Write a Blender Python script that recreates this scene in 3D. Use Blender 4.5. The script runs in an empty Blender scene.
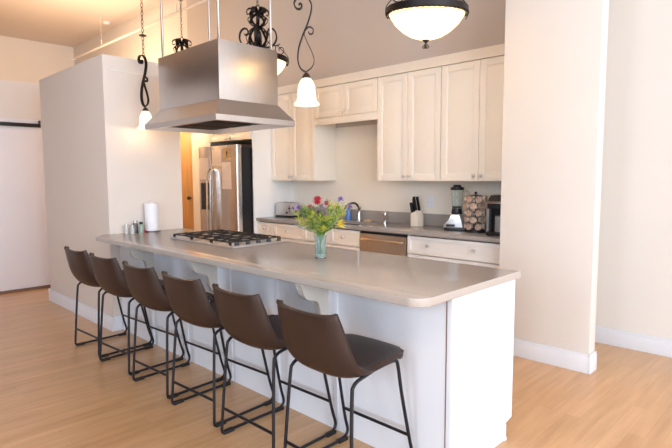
import bpy, bmesh, math, random
from mathutils import Vector, Matrix
PI = math.pi
rnd = random.Random(7)
SC = bpy.context.scene
COL = SC.collection

# ---------------------------------------------------------------- materials
def mat(name, color, rough=.5, metal=0., noise=0., nscale=20., bump=0., bscale=200., spec=.5,
        coat=0., trans=0., emit=None, estr=0., ior=1.45, col2=None, stretch=None, sheen=0.):
    m = bpy.data.materials.new(name); m.use_nodes = True
    nt = m.node_tree; b = nt.nodes['Principled BSDF']
    b.inputs['Base Color'].default_value = (*color, 1)
    b.inputs['Roughness'].default_value = rough
    b.inputs['Metallic'].default_value = metal
    b.inputs['Specular IOR Level'].default_value = spec
    b.inputs['Coat Weight'].default_value = coat
    b.inputs['Transmission Weight'].default_value = trans
    b.inputs['IOR'].default_value = ior
    tc = nt.nodes.new('ShaderNodeTexCoord'); mp = nt.nodes.new('ShaderNodeMapping')
    nt.links.new(tc.outputs['Object'], mp.inputs[0])
    if stretch: mp.inputs['Scale'].default_value = stretch
    n = nt.nodes.new('ShaderNodeTexNoise'); n.inputs['Scale'].default_value = nscale
    n.inputs['Detail'].default_value = 4
    nt.links.new(mp.outputs[0], n.inputs['Vector'])
    c2 = col2 if col2 else tuple(max(0, c * (1 - noise)) for c in color)
    r = nt.nodes.new('ShaderNodeValToRGB')
    r.color_ramp.elements[0].position = .35; r.color_ramp.elements[1].position = .65
    r.color_ramp.elements[0].color = (*c2, 1); r.color_ramp.elements[1].color = (*color, 1)
    nt.links.new(n.outputs['Fac'], r.inputs[0]); nt.links.new(r.outputs[0], b.inputs['Base Color'])
    if bump:
        n2 = nt.nodes.new('ShaderNodeTexNoise'); n2.inputs['Scale'].default_value = bscale
        n2.inputs['Detail'].default_value = 3
        nt.links.new(mp.outputs[0], n2.inputs['Vector'])
        bp = nt.nodes.new('ShaderNodeBump'); bp.inputs['Strength'].default_value = bump
        bp.inputs['Distance'].default_value = .002
        nt.links.new(n2.outputs['Fac'], bp.inputs['Height']); nt.links.new(bp.outputs[0], b.inputs['Normal'])
    if emit:
        b.inputs['Emission Color'].default_value = (*emit, 1); b.inputs['Emission Strength'].default_value = estr
    return m

def bowl_mat():
    m = bpy.data.materials.new('amber_alabaster_glass'); m.use_nodes = True; nt = m.node_tree; L = nt.links.new
    nt.nodes.remove(nt.nodes['Principled BSDF']); out = nt.nodes['Material Output']
    tl = nt.nodes.new('ShaderNodeBsdfTranslucent'); df = nt.nodes.new('ShaderNodeBsdfDiffuse'); gl = nt.nodes.new('ShaderNodeBsdfGlossy')
    n = nt.nodes.new('ShaderNodeTexNoise'); n.inputs['Scale'].default_value = 7; r = nt.nodes.new('ShaderNodeValToRGB')
    r.color_ramp.elements[0].color = (.94, .82, .60, 1); r.color_ramp.elements[1].color = (1, .93, .76, 1)
    L(n.outputs['Fac'], r.inputs[0]); L(r.outputs[0], tl.inputs[0]); L(r.outputs[0], df.inputs[0]); gl.inputs[1].default_value = .25
    a = nt.nodes.new('ShaderNodeMixShader'); a.inputs[0].default_value = .25; b = nt.nodes.new('ShaderNodeMixShader'); b.inputs[0].default_value = .04
    L(tl.outputs[0], a.inputs[1]); L(df.outputs[0], a.inputs[2]); L(a.outputs[0], b.inputs[1]); L(gl.outputs[0], b.inputs[2]); L(b.outputs[0], out.inputs[0])
    return m

def floor_mat():
    m = bpy.data.materials.new('maple_planks'); m.use_nodes = True
    nt = m.node_tree; b = nt.nodes['Principled BSDF']; L = nt.links.new
    tc = nt.nodes.new('ShaderNodeTexCoord'); mp = nt.nodes.new('ShaderNodeMapping')
    mp.inputs['Rotation'].default_value = (0, 0, PI / 2)
    L(tc.outputs['Object'], mp.inputs[0])
    br = nt.nodes.new('ShaderNodeTexBrick')
    br.inputs['Scale'].default_value = 1; br.inputs['Brick Width'].default_value = 1.1
    br.inputs['Row Height'].default_value = .085; br.inputs['Mortar Size'].default_value = .0006
    br.inputs['Mortar Smooth'].default_value = .3; br.inputs['Bias'].default_value = 0
    br.inputs['Color1'].default_value = FL1; br.inputs['Color2'].default_value = FL2
    br.inputs['Mortar'].default_value = (.42, .25, .13, 1)
    br.offset = .37
    L(mp.outputs[0], br.inputs['Vector'])
    n = nt.nodes.new('ShaderNodeTexNoise'); n.inputs['Scale'].default_value = 3; n.inputs['Detail'].default_value = 6
    mp2 = nt.nodes.new('ShaderNodeMapping'); mp2.inputs['Scale'].default_value = (9, .8, 1)
    L(tc.outputs['Object'], mp2.inputs[0]); L(mp2.outputs[0], n.inputs['Vector'])
    mx = nt.nodes.new('ShaderNodeMixRGB'); mx.blend_type = 'MULTIPLY'; mx.inputs[0].default_value = .5
    r = nt.nodes.new('ShaderNodeValToRGB'); r.color_ramp.elements[0].position = .3; r.color_ramp.elements[1].position = .7
    r.color_ramp.elements[0].color = (.66, .58, .5, 1); r.color_ramp.elements[1].color = (1, 1, 1, 1)
    L(n.outputs['Fac'], r.inputs[0]); L(br.outputs['Color'], mx.inputs[1]); L(r.outputs[0], mx.inputs[2])
    L(mx.outputs[0], b.inputs['Base Color'])
    b.inputs['Roughness'].default_value = .3; b.inputs['Coat Weight'].default_value = .15
    b.inputs['Coat Roughness'].default_value = .2
    return m
FL1 = (.68, .405, .205, 1); FL2 = (.60, .345, .162, 1)

M = {}
def mk():
    M['floor'] = floor_mat()
    M['wall'] = mat('warm_white_wall', (.775, .725, .67), .75, noise=.015, nscale=3, bump=.05, bscale=300)
    M['wallbeige'] = mat('beige_partition_paint', (.73, .65, .585), .75, noise=.015, nscale=3, bump=.05, bscale=300)
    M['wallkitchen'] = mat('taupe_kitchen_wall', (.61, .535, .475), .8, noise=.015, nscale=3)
    M['splash'] = mat('pale_cream_panel', (.87, .81, .72), .7, noise=.015, nscale=3)  # paler cream than the kitchen wall behind it
    M['darkwall'] = mat('dark_reflection_wall', (.17, .12, .10), .8, noise=.3, nscale=9)  # unseen wall colour, added dark to darken reflections in the steel hood
    M['ceiling'] = mat('ceiling_paint', (.76, .69, .65), .85, noise=.01, nscale=2)
    M['trim'] = mat('white_trim_gloss', (.79, .81, .86), .4, noise=.01)
    M['barn'] = mat('white_barn_door_paint', (.76, .73, .75), .5, noise=.02, nscale=2)
    M['cab'] = mat('cream_cabinet_paint', (.90, .84, .745), .42, noise=.02, nscale=4)
    M['cabwhite'] = mat('white_cabinet_paint', (.86, .84, .81), .42, noise=.015, nscale=4)
    M['island'] = mat('white_island_paint', (.80, .83, .89), .35, noise=.012, nscale=5)
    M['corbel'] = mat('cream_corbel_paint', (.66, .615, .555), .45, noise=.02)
    M['stone'] = mat('taupe_quartz', (.50, .435, .385), .22, noise=.07, nscale=160, coat=.15)
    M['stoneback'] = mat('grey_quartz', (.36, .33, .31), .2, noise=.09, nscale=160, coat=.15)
    M['steel'] = mat('brushed_steel', (.60, .57, .55), .27, 1., noise=.06, nscale=6, stretch=(1, 1, 60), bump=.03, bscale=80)
    M['steelhood'] = mat('hood_brushed_steel', (.62, .60, .59), .30, 1., noise=.05, nscale=5, stretch=(40, 40, 1), bump=.03, bscale=60)
    M['steelwarm'] = mat('warm_brushed_steel', (.62, .52, .42), .3, 1., noise=.06, nscale=5, stretch=(1, 1, 50))
    M['chrome'] = mat('chrome', (.82, .82, .82), .12, 1., noise=.02)
    M['nickel'] = mat('nickel_knob', (.72, .69, .66), .35, .6, noise=.03)
    M['black'] = mat('black_plastic', (.012, .012, .014), .3, noise=.1)
    M['darkgap'] = mat('dark_baffle', (.035, .033, .033), .5, noise=.2)
    M['iron'] = mat('black_cast_iron', (.010, .009, .009), .5, 0., noise=.2, bump=.3, bscale=120)
    M['wrought'] = mat('wrought_iron', (.014, .010, .009), .45, .3, noise=.3, nscale=40, bump=.4, bscale=90)
    M['bronze'] = mat('brown_bronze', (.10, .065, .045), .4, .7, noise=.3, nscale=40)
    M['frame'] = mat('black_powder_coat', (.015, .015, .019), .32, .2, noise=.1)
    M['rubber'] = mat('black_rubber', (.012, .012, .012), .6, noise=.1)
    M['leather'] = mat('brown_leatherette', (.040, .022, .017), .38, noise=.22, nscale=9, bump=.35, bscale=260)
    M['seam'] = mat('dark_leather_welt', (.045, .026, .02), .45, noise=.2, nscale=30)
    M['shade'] = mat('frosted_lamp_glass', (.8, .72, .6), .4, noise=.02, emit=(1, .86, .62), estr=.8)
    M['bowl'] = bowl_mat()
    M['glass'] = mat('clear_glass', (.9, .96, .95), .03, trans=1., ior=1.3, noise=.01)
    M['glassblue'] = mat('teal_tinted_glass', (.74, .88, .88), .05, trans=.92, ior=1.33, noise=.03)
    M['paper'] = mat('white_paper', (.86, .85, .87), .8, noise=.02, bump=.2, bscale=90)
    M['notice'] = mat('printed_paper', (.78, .70, .66), .7, noise=.12, nscale=30, stretch=(.2, 1, 5))
    M['tan'] = mat('tan_card', (.50, .34, .18), .7, noise=.1)
    M['orange'] = mat('honey_pine', (.66, .36, .13), .45, noise=.2, nscale=4, stretch=(6, 6, .5))
    M['brown_strip'] = mat('dark_brown', (.20, .11, .07), .5, noise=.2)
    M['block'] = mat('pale_beech', (.80, .73, .62), .5, noise=.06, nscale=6, stretch=(8, 8, 1))
    M['silver'] = mat('silver_plastic', (.58, .58, .59), .3, .7, noise=.02)
    M['greyplastic'] = mat('dark_grey_plastic', (.10, .11, .12), .3, noise=.05)
    M['midgrey'] = mat('mid_grey_plastic', (.24, .25, .26), .3, noise=.05)
    M['pod'] = mat('pod_foil_brown', (.70, .54, .45), .4, .1, noise=.5, nscale=30, col2=(.32, .18, .12))
    M['podc'] = mat('pod_cup_white', (.62, .55, .48), .5, noise=.05)
    M['leaf'] = mat('leaf_green', (.16, .30, .05), .5, noise=.45, nscale=30)
    M['leaf2'] = mat('pale_leaf', (.42, .52, .16), .5, noise=.35, nscale=30)
    M['leafblue'] = mat('blue_grey_leaf', (.35, .45, .36), .5, noise=.2)
    M['yel'] = mat('yellow_petal', (.95, .74, .03), .5, noise=.2, nscale=40)
    M['yel2'] = mat('lime_yellow_floret', (.56, .56, .06), .6, noise=.4, nscale=60)
    M['red'] = mat('red_petal', (.44, .012, .025), .5, noise=.3, nscale=50)
    M['pink'] = mat('deep_pink_petal', (.45, .03, .08), .5, noise=.3, nscale=50)
    M['pur'] = mat('purple_petal', (.32, .18, .50), .6, noise=.3, nscale=50)
    M['mauve'] = mat('dusty_mauve_petal', (.33, .24, .26), .6, noise=.3, nscale=50)
    M['water'] = mat('vase_water', (.75, .9, .86), .02, trans=1., ior=1.33, noise=.01)
    M['blue'] = mat('blue_soap', (.05, .18, .60), .2, noise=.1, coat=.3)
    M['salt'] = mat('pale_label', (.62, .60, .58), .5, noise=.2, nscale=60)
    M['redcap'] = mat('red_plastic', (.6, .08, .12), .4, noise=.05)
    M['darksteel'] = mat('dark_bronze_tap', (.16, .13, .12), .25, .9, noise=.05)
mk()

# ---------------------------------------------------------------- mesh helpers
class MB:
    def __init__(s): s.bm = bmesh.new()
    def box(s, x0, x1, y0, y1, z0, z1, bev=0.):
        vs = [s.bm.verts.new((x, y, z)) for z in (z0, z1) for y in (y0, y1) for x in (x0, x1)]
        fs = [(0, 2, 3, 1), (4, 5, 7, 6), (0, 1, 5, 4), (2, 6, 7, 3), (0, 4, 6, 2), (1, 3, 7, 5)]
        F = [s.bm.faces.new([vs[i] for i in f]) for f in fs]
        if bev:
            es = list({e for f in F for e in f.edges})
            bmesh.ops.bevel(s.bm, geom=es, offset=bev, segments=2, affect='EDGES', profile=.6)
        return s
    def hexa(s, b, t):
        """box from bottom quad b and top quad t (each 4 points, same winding)"""
        vb = [s.bm.verts.new(p) for p in b]; vt = [s.bm.verts.new(p) for p in t]
        s.bm.faces.new(vb[::-1]); s.bm.faces.new(vt)
        for i in range(4):
            j = (i + 1) % 4; s.bm.faces.new((vb[i], vb[j], vt[j], vt[i]))
        return s
    def prism(s, pts, axis, a0, a1, bev=0.):
        """extrude 2D pts along axis: 0->pts are (y,z), 1->(x,z), 2->(x,y)"""
        def P(p, a):
            return {0: (a, p[0], p[1]), 1: (p[0], a, p[1]), 2: (p[0], p[1], a)}[axis]
        va = [s.bm.verts.new(P(p, a0)) for p in pts]; vb = [s.bm.verts.new(P(p, a1)) for p in pts]
        F = [s.bm.faces.new(va), s.bm.faces.new(vb[::-1])]
        n = len(pts)
        for i in range(n):
            j = (i + 1) % n; F.append(s.bm.faces.new((va[i], vb[i], vb[j], va[j])))
        if bev:
            es = list({e for f in F[:2] for e in f.edges})
            bmesh.ops.bevel(s.bm, geom=es, offset=bev, segments=2, affect='EDGES', profile=.6)
        return s
    def lathe(s, prof, c=(0, 0, 0), n=28, M4=None, sx=1, sy=1):
        rings = []
        for r, z in prof:
            ring = []
            if r < 1e-6:
                p = Vector((0, 0, z)); p = (M4 @ p if M4 else p) + Vector(c); ring = [s.bm.verts.new(p)]
            else:
                for i in range(n):
                    a = 2 * PI * i / n; p = Vector((r * math.cos(a) * sx, r * math.sin(a) * sy, z))
                    p = (M4 @ p if M4 else p) + Vector(c); ring.append(s.bm.verts.new(p))
            rings.append(ring)
        for a, b in zip(rings, rings[1:]):
            if len(a) == 1 and len(b) == 1: continue
            for i in range(n):
                j = (i + 1) % n
                if len(a) == 1: s.bm.faces.new((a[0], b[j], b[i]))
                elif len(b) == 1: s.bm.faces.new((a[i], a[j], b[0]))
                else: s.bm.faces.new((a[i], a[j], b[j], b[i]))
        for ring, fl in ((rings[0], True), (rings[-1], False)):
            if len(ring) > 1: s.bm.faces.new(ring[::-1] if fl else ring)
        return s
    def tube(s, pts, r, n=8, closed=False, flat=None, up=None):
        """sweep a round (or flat: (w,t)) section along pts"""
        pts = [Vector(p) for p in pts]; N = len(pts)
        rr = r if isinstance(r, (list, tuple)) else [r] * N
        prev = None; rings = []
        for i, p in enumerate(pts):
            if closed: t = pts[(i + 1) % N] - pts[i - 1]
            else: t = pts[min(i + 1, N - 1)] - pts[max(i - 1, 0)]
            t.normalize()
            if up is not None: nrm = Vector(up) - t * t.dot(Vector(up))
            elif prev is None:
                a = Vector((0, 0, 1)) if abs(t.z) < .9 else Vector((1, 0, 0)); nrm = a - t * t.dot(a)
            else: nrm = prev - t * t.dot(prev)
            nrm.normalize(); prev = nrm; bi = t.cross(nrm)
            if flat:
                w, h = flat[0] / 2 * rr[i], flat[1] / 2 * rr[i]
                ring = [s.bm.verts.new(p + nrm * a * w + bi * b * h) for a, b in ((-1, -1), (1, -1), (1, 1), (-1, 1))]
            else:
                ring = [s.bm.verts.new(p + (nrm * math.cos(2 * PI * k / n) + bi * math.sin(2 * PI * k / n)) * rr[i]) for k in range(n)]
            rings.append(ring)
        m = len(rings[0])
        rng = range(N) if closed else range(N - 1)
        for i in rng:
            a, b = rings[i], rings[(i + 1) % N]
            for k in range(m):
                j = (k + 1) % m; s.bm.faces.new((a[k], a[j], b[j], b[k]))
        if not closed:
            s.bm.faces.new(rings[0][::-1]); s.bm.faces.new(rings[-1])
        return s
    def ball(s, c, r, n=12, sz=1.):
        prof = [(r * math.sin(PI * i / 8) if 0 < i < 8 else 0, -r * sz * math.cos(PI * i / 8)) for i in range(9)]
        return s.lathe(prof, c, n)
    def quad(s, pts):
        s.bm.faces.new([s.bm.verts.new(p) for p in pts]); return s
    def build(s, name, m, parent=None, smooth=True, origin=None, ang=35):
        bmesh.ops.recalc_face_normals(s.bm, faces=s.bm.faces)
        me = bpy.data.meshes.new(name)
        if origin is None and parent is None and len(s.bm.verts):
            xs = [v.co for v in s.bm.verts]
            origin = ((min(v.x for v in xs) + max(v.x for v in xs)) / 2, (min(v.y for v in xs) + max(v.y for v in xs)) / 2, min(v.z for v in xs))
        if origin is not None and parent is None:
            bmesh.ops.translate(s.bm, verts=s.bm.verts, vec=-Vector(origin))
        s.bm.to_mesh(me); s.bm.free()
        me.materials.append(m)
        if smooth:
            me.polygons.foreach_set('use_smooth', [True] * len(me.polygons))
            me.set_sharp_from_angle(angle=math.radians(ang))
        o = bpy.data.objects.new(name, me); COL.objects.link(o)
        if parent is not None: o.parent = parent
        elif origin is not None: o.location = origin
        return o

def smooth_path(pts, n=6):
    P = [Vector(p) for p in pts]; out = []
    for i in range(len(P) - 1):
        p0 = P[max(i - 1, 0)]; p1 = P[i]; p2 = P[i + 1]; p3 = P[min(i + 2, len(P) - 1)]
        for k in range(n):
            t = k / n
            out.append(.5 * ((2 * p1) + (-p0 + p2) * t + (2 * p0 - 5 * p1 + 4 * p2 - p3) * t * t + (-p0 + 3 * p1 - 3 * p2 + p3) * t ** 3))
    out.append(P[-1]); return out

def tag(o, label=None, cat=None, group=None, kind=None):
    if label: o['label'] = label
    if cat: o['category'] = cat
    if group: o['group'] = group
    if kind: o['kind'] = kind
    return o
def empty(name, loc, rz=0., label=None, cat=None, group=None):
    o = bpy.data.objects.new(name, None); COL.objects.link(o)
    o.location = loc; o.rotation_euler = (0, 0, rz); o.empty_display_size = .05
    return tag(o, label, cat, group)
def copy_tree(o, parent=None):
    c = o.copy(); COL.objects.link(c)
    if parent is not None: c.parent = parent
    for ch in list(o.children): copy_tree(ch, c)
    return c
def struct(name, mb, m, **k):
    return tag(mb.build(name, m, **k), kind='structure')

# ---------------------------------------------------------------- the setting
CEIL = 4.6
struct('floor', MB().box(-12.6, 6.2, -7.2, 3.3, -.1, 0), M['floor'], smooth=False)
struct('ceiling', MB().box(-12.6, 6.2, -7.2, 3.3, CEIL, CEIL + .12), M['ceiling'], smooth=False)
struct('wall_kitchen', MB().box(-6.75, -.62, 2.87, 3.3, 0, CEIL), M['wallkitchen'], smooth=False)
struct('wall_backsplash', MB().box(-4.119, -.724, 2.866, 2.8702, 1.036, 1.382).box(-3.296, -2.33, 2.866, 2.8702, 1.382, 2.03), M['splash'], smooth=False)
struct('wall_far_right', MB().box(-.62, 6.2, 2.93, 3.3, 0, CEIL), M['wall'], smooth=False)
struct('wall_far_left', MB().box(-12.6, -6.75, 3.05, 3.3, 0, CEIL), M['wall'], smooth=False)
struct('wall_left', MB().box(-12.6, -12.4, -2.5, 3.05, 0, CEIL), M['wall'], smooth=False)
struct('wall_left_front', MB().box(-12.6, -12.4, -7.2, -2.5, 0, CEIL), M['darkwall'], smooth=False)  # out of view, coloured dark for the hood's reflection
# low wall that carries the barn door
struct('wall_barn_door', MB().box(-6.42, -6.2, -5.0, 1.6, 0, 2.635), M['wallbeige'], smooth=False)
# partition block (closet volume) at the left end of the island
PX, PY0, PY1, PX0, PZ = -3.58, .168, .914, -5.35, 2.537
struct('wall_partition', MB().box(PX0, PX, PY0, PY1, 0, PZ, .006), M['wallbeige'])
struct('trim_1', MB().box(PX, PX + .006, PY0 + .06, PY1 - .01, 2.40, 2.412), M['wall'])
# wing wall right of the kitchen
mb = MB().box(-.724, -.0135, 2.121, 2.243, 0, CEIL, .004); mb.box(-.724, -.62, 2.243, 2.87, 0, CEIL)
struct('wall_column', mb, M['wall'])
def baseboard(name, pts, h=.14, t=.016):
    mb = MB()
    for (x0, x1, y0, y1) in pts:
        mb.box(x0, x1, y0, y1, 0, h - .02, .002); 
        sx = .004 if x1 - x0 < .05 else 0; sy = .004 if y1 - y0 < .05 else 0
        mb.box(x0 + sx, x1 - sx, y0 + sy, y1 - sy, h - .02, h, .003)
    return struct(name, mb, M['trim'])
t = .018
baseboard('baseboard_column', [(-.724, -.0135, 2.121 - t, 2.121), (-.0135, -.0135 + t, 2.121 - t, 2.243)])
baseboard('baseboard_far_right', [(-.6, 6, 2.93 - t, 2.93)])
baseboard('baseboard_partition', [(PX0, PX + t, PY0 - t, PY0), (PX, PX + t, PY0, .245), (PX0 - t, PX0, PY0 - t, PY1)])
# unseen front and right loft walls; tall windows invented here to bring in daylight
def window_wall(name, ax, pos, th, a0, a1, wins, z0=.7, z1=3.9):
    mb = MB()
    def bx(u0, u1, za, zb):
        if ax == 'y': mb.box(u0, u1, pos - th, pos, za, zb)
        else: mb.box(pos, pos + th, u0, u1, za, zb)
    bx(a0, a1, 0, z0); bx(a0, a1, z1, CEIL)
    e = a0
    for (u0, u1) in wins: bx(e, u0, z0, z1); e = u1
    bx(e, a1, z0, z1)
    struct(name, mb, M['darkwall'] if ax == 'y' else M['wall'], smooth=False)
    for (u0, u1) in wins:
        w = MB(); f = .05
        def fb(ua, ub, za, zb):
            if ax == 'y': w.box(ua, ub, pos - th * .7, pos - th * .3, za, zb)
            else: w.box(pos + th * .3, pos + th * .7, ua, ub, za, zb)
        fb(u0, u0 + f, z0, z1); fb(u1 - f, u1, z0, z1); fb(u0, u1, z0, z0 + f); fb(u0, u1, z1 - f, z1)
        fb(u0, u1, (z0 + z1) / 2 - .02, (z0 + z1) / 2 + .02); fb((u0 + u1) / 2 - .02, (u0 + u1) / 2 + .02, z0, z1)
        window_wall.n += 1
        struct('unseen_window_%d' % window_wall.n, w, M['trim'], smooth=False)
window_wall.n = 0
WY = [(-.8, 1.0), (2.1, 3.9)]
WX = [(-5.8, -4.0), (-3.0, -1.2), (-.2, 1.6)]
window_wall('wall_front', 'y', -7.0, .2, -12.6, 6.2, WY)
window_wall('wall_right', 'x', 6.0, .2, -7.2, 3.3, WX)

# barn door
bd = empty('barn_door', (-6.19, -.7, 0), 0, 'white sliding barn door under a black rail at the far left', 'door')
mb = MB().box(0, .035, -1.1, 1.12, .035, 2.03, .003)
mb.build('door_panel', M['barn'], bd)
MB().box(0, .012, -1.3, 1.3, 2.03, 2.17, .002).build('header_board', M['barn'], bd)
mb = MB().box(.045, .053, -1.3, 1.085, 2.072, 2.118); mb.box(.012, .055, 1.075, 1.09, 2.075, 2.16)
mb.build('rail', M['black'], bd)
tag(MB().box(-6.2, -6.14, -2.2, 1.2, 0, .03, .003).build('brown_strip', M['brown_strip']), 'dark brown strip on the floor under the white barn door', 'brown_strip')  # plain dark brown strip along the foot of the barn door
# honey coloured closet door beside the refrigerator
struct('wall_refrigerator', MB().box(-6.7, -6.32, 2.2, 2.87, 0, 2.47).box(-6.3, -6.29, 2.3, 2.87, 0, 2.47), M['cab'], smooth=False)
d = MB().box(-6.31, -5.575, 2.215, 2.25, 0.01, 2.3, .003)
dd = struct('door_1', d, M['orange'])
kn = MB().lathe([(0, 0), (.012, .002), (.012, .02), (.028, .03), (.03, .045), (.018, .058), (0, .06)], (-5.66, 2.215, 1.13), 16, Matrix.Rotation(PI / 2, 4, 'X'))
k_ = kn.build('door_knob', M['bronze'], None, origin=(0, 0, 0)); k_.parent = dd; k_.location = -Vector(dd.location)
struct('trim_2', MB().box(-5.57, -5.47, 2.2, 2.87, 0, 2.47, .003), M['cab'])
struct('trim_3', MB().box(-12.4, -12.36, -.5, .72, 2.2, 3.9, .004), M['brown_strip'])
# smoke detector and sprinkler pipe
mb = MB().lathe([(0, 0), (.075, 0), (.075, -.018), (.055, -.045), (0, -.048)], (0, 0, 0), 28)
o = mb.build('smoke_detector', M['trim'], None, origin=(0, 0, 0)); o.location = (-9.74, 2.77, CEIL)
tag(o, 'small white round smoke detector on the ceiling at upper left', 'smoke detector')
pp = empty('sprinkler_pipe', (-8.0, 2.49, 4.0), 0, 'long thin pale pipe hung under the ceiling at upper left', 'pipe')
MB().tube([(-2.85, 0, 0), (2.85, 0, 0)], .022, 12).build('pipe', M['wall'], pp)
mb = MB().lathe([(0, 0), (.035, 0), (.03, .04), (0, .04)], (-2.85, 0, 0), 12, Matrix.Rotation(-PI / 2, 4, 'Y')); mb.build('end_cap', M['trim'], pp)
for x in (-1.33, 1.6): MB().tube([(x, 0, 0), (x, 0, .12)], .010, 8).tube([(x, 0, .11), (x, 0, .6)], .003, 6).build('hanger_rod', M['wall'], pp)

# ---------------------------------------------------------------- cabinets
def knob(p, y, x, z):
    mb = MB().lathe([(0, 0), (.009, .0), (.008, .012), (.015, .018), (.018, .025), (.015, .032), (0, .035)], (x, y, z), 14, Matrix.Rotation(PI / 2, 4, 'X'))
    return mb.build('knob', M['nickel'], p)
def panel_door(name, parent, x0, x1, z0, z1, y, m, kn=None, raised=True, fr=.062):
    """framed door front; its face is at y, it is 20 mm thick; kn list of (x,z)"""
    mb = MB(); g = .0025
    x0 += g; x1 -= g; z0 += g; z1 -= g
    mb.box(x0, x0 + fr, y, y + .02, z0, z1, .002); mb.box(x1 - fr, x1, y, y + .02, z0, z1, .002)
    mb.box(x0 + fr, x1 - fr, y, y + .02, z0, z0 + fr, .002); mb.box(x0 + fr, x1 - fr, y, y + .02, z1 - fr, z1, .002)
    mb.box(x0 + fr, x1 - fr, y + .011, y + .02, z0 + fr, z1 - fr)
    if raised:
        a = .012; b = .034; X0, X1, Z0, Z1 = x0 + fr, x1 - fr, z0 + fr, z1 - fr
        mb.hexa([(X0 + a, y + .011, Z0 + a), (X1 - a, y + .011, Z0 + a), (X1 - a, y + .011, Z1 - a), (X0 + a, y + .011, Z1 - a)],
                [(X0 + b, y + .002, Z0 + b), (X1 - b, y + .002, Z0 + b), (X1 - b, y + .002, Z1 - b), (X0 + b, y + .002, Z1 - b)])
    d = mb.build(name, m, parent)
    for (kx, kz) in (kn or []): knob(d, y, kx, kz)
    return d
def carcass(x0, x1, y0, y1, z0, z1, top=True, th=.018):
    mb = MB().box(x0, x0 + th, y0, y1, z0, z1).box(x1 - th, x1, y0, y1, z0, z1)
    mb.box(x0 + th, x1 - th, y0, y1, z0, z0 + th); mb.box(x0 + th, x1 - th, y1 - th, y1, z0 + th, z1)
    if top: mb.box(x0 + th, x1 - th, y0, y1, z1 - th, z1)
    return mb
UY = 2.522; UB = 1.385; UT = 2.465
def upper(x0, x1, z0, label, split=None, valance=None, kz=None):
    t = empty('upper_cabinet', ((x0 + x1) / 2, UY, z0), 0, label, 'cabinet', 'wall cabinets above the back counter')
    r = bpy.data.objects.new  # local coords are relative to the Empty
    ox, oz = (x0 + x1) / 2, z0
    def sh(mb): bmesh.ops.translate(mb.bm, verts=mb.bm.verts, vec=(-ox, -UY, -oz)); return mb
    sh(carcass(x0, x1, UY, 2.869, z0, UT)).build('cabinet_body', M['cab'], t)
    s = split if split else (x0 + x1) / 2
    kz = kz if kz else z0 + .05
    for (a, b, kx) in ((x0, s, s - .035), (s, x1, s + .035)):
        panel_door('door', t, a - ox, b - ox, 0 if not valance else valance[1] - oz, UT - oz, -.02, M['cab'], [(kx - ox, kz - oz)])
    if valance:
        sh(MB().box(x0, x1, UY - .012, UY + .006, valance[0], valance[1] - .01, .002)).build('valance', M['cab'], t)
    return t
upper(-4.118, -3.298, UB, 'cream two-door wall cabinet above the toaster')
upper(-3.294, -2.332, 2.10, 'short cream two-door wall cabinet above the sink', valance=(2.035, 2.115), kz=2.15)
upper(-2.328, -1.546, UB, 'tall cream two-door wall cabinet above the knife block')
upper(-1.542, -.742, UB, 'tall cream two-door wall cabinet above the blender, beside the white column')
# crown moulding: one continuous piece
mb = MB().prism([(2.522, 2.467), (2.488, 2.467), (2.482, 2.49), (2.455, 2.53), (2.448, 2.548), (2.87, 2.548), (2.87, 2.467)], 0, -5.46, -.73)
tag(mb.build('crown_moulding', M['cab'], ang=25), 'long cream crown moulding along the top of the wall cabinets', 'moulding')
# counter on the back wall
sx0, sx1, sy0, sy1 = -3.17, -2.47, 2.34, 2.70
mb = MB()
mb.box(-4.118, sx0, 2.24, 2.868, .876, .914, .003); mb.box(sx1, -.728, 2.24, 2.868, .876, .914, .003)
mb.box(sx0 - .002, sx1 + .002, 2.24, sy0, .8762, .9138, .003); mb.box(sx0 - .002, sx1 + .002, sy1, 2.868, .8762, .9138)
tag(mb.build('back_countertop', M['stoneback']), 'dark grey stone worktop along the back wall', 'countertop')
tag(MB().box(-4.118, -.728, 2.846, 2.865, .914, 1.035, .002).build('stone_upstand', M['stoneback']), 'low grey stone upstand along the wall behind the back worktop', 'upstand')
mb = MB().box(sx0, sx0 + .004, sy0, sy1, .72, .88).box(sx1 - .004, sx1, sy0, sy1, .72, .88).box(sx0, sx1, sy0, sy0 + .004, .72, .88)
mb.box(sx0, sx1, sy1 - .004, sy1, .72, .88).box(sx0, sx1, sy0, sy1, .716, .722)
sk = empty('sink', ((sx0 + sx1) / 2, 2.52, .716), 0, 'stainless undermount sink in the back worktop behind the flowers', 'sink')
bmesh.ops.translate(mb.bm, verts=mb.bm.verts, vec=(-(sx0 + sx1) / 2, -2.52, -.716)); mb.build('basin', M['steel'], sk)
MB().lathe([(0, .006), (.045, .006), (.045, .01), (.02, .008), (0, .007)], (0, 0, 0), 20).build('drain', M['chrome'], sk)
LY = 2.285  # carcass front; fronts at LY-.02
def base(x0, x1, label, drawers, doors, m):
    ox = (x0 + x1) / 2
    t = empty('base_cabinet', (ox, LY, 0), 0, label, 'cabinet', 'base cabinets under the back worktop')
    mb = carcass(x0, x1, LY, 2.866, .10, .874, top=False); mb.box(x0, x1, LY + .06, LY + .075, 0, .10)
    bmesh.ops.translate(mb.bm, verts=mb.bm.verts, vec=(-ox, -LY, 0)); mb.build('cabinet_body', m, t)
    for (a, b, ks) in drawers: panel_door('drawer', t, a - ox, b - ox, .69, .865, -.02, m, [(k - ox, .785) for k in ks], raised=False, fr=.035)
    for (a, b, k) in doors: panel_door('door', t, a - ox, b - ox, .11, .688, -.02, m, [(k - ox, .62)])
base(-4.116, -3.245, 'cream base cabinet under the toaster, next to the refrigerator',
     [(-4.116, -3.79, [-3.955]), (-3.79, -3.245, [-3.52])], [(-4.116, -3.79, -3.83), (-3.79, -3.245, -3.30)], M['cab'])
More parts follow.
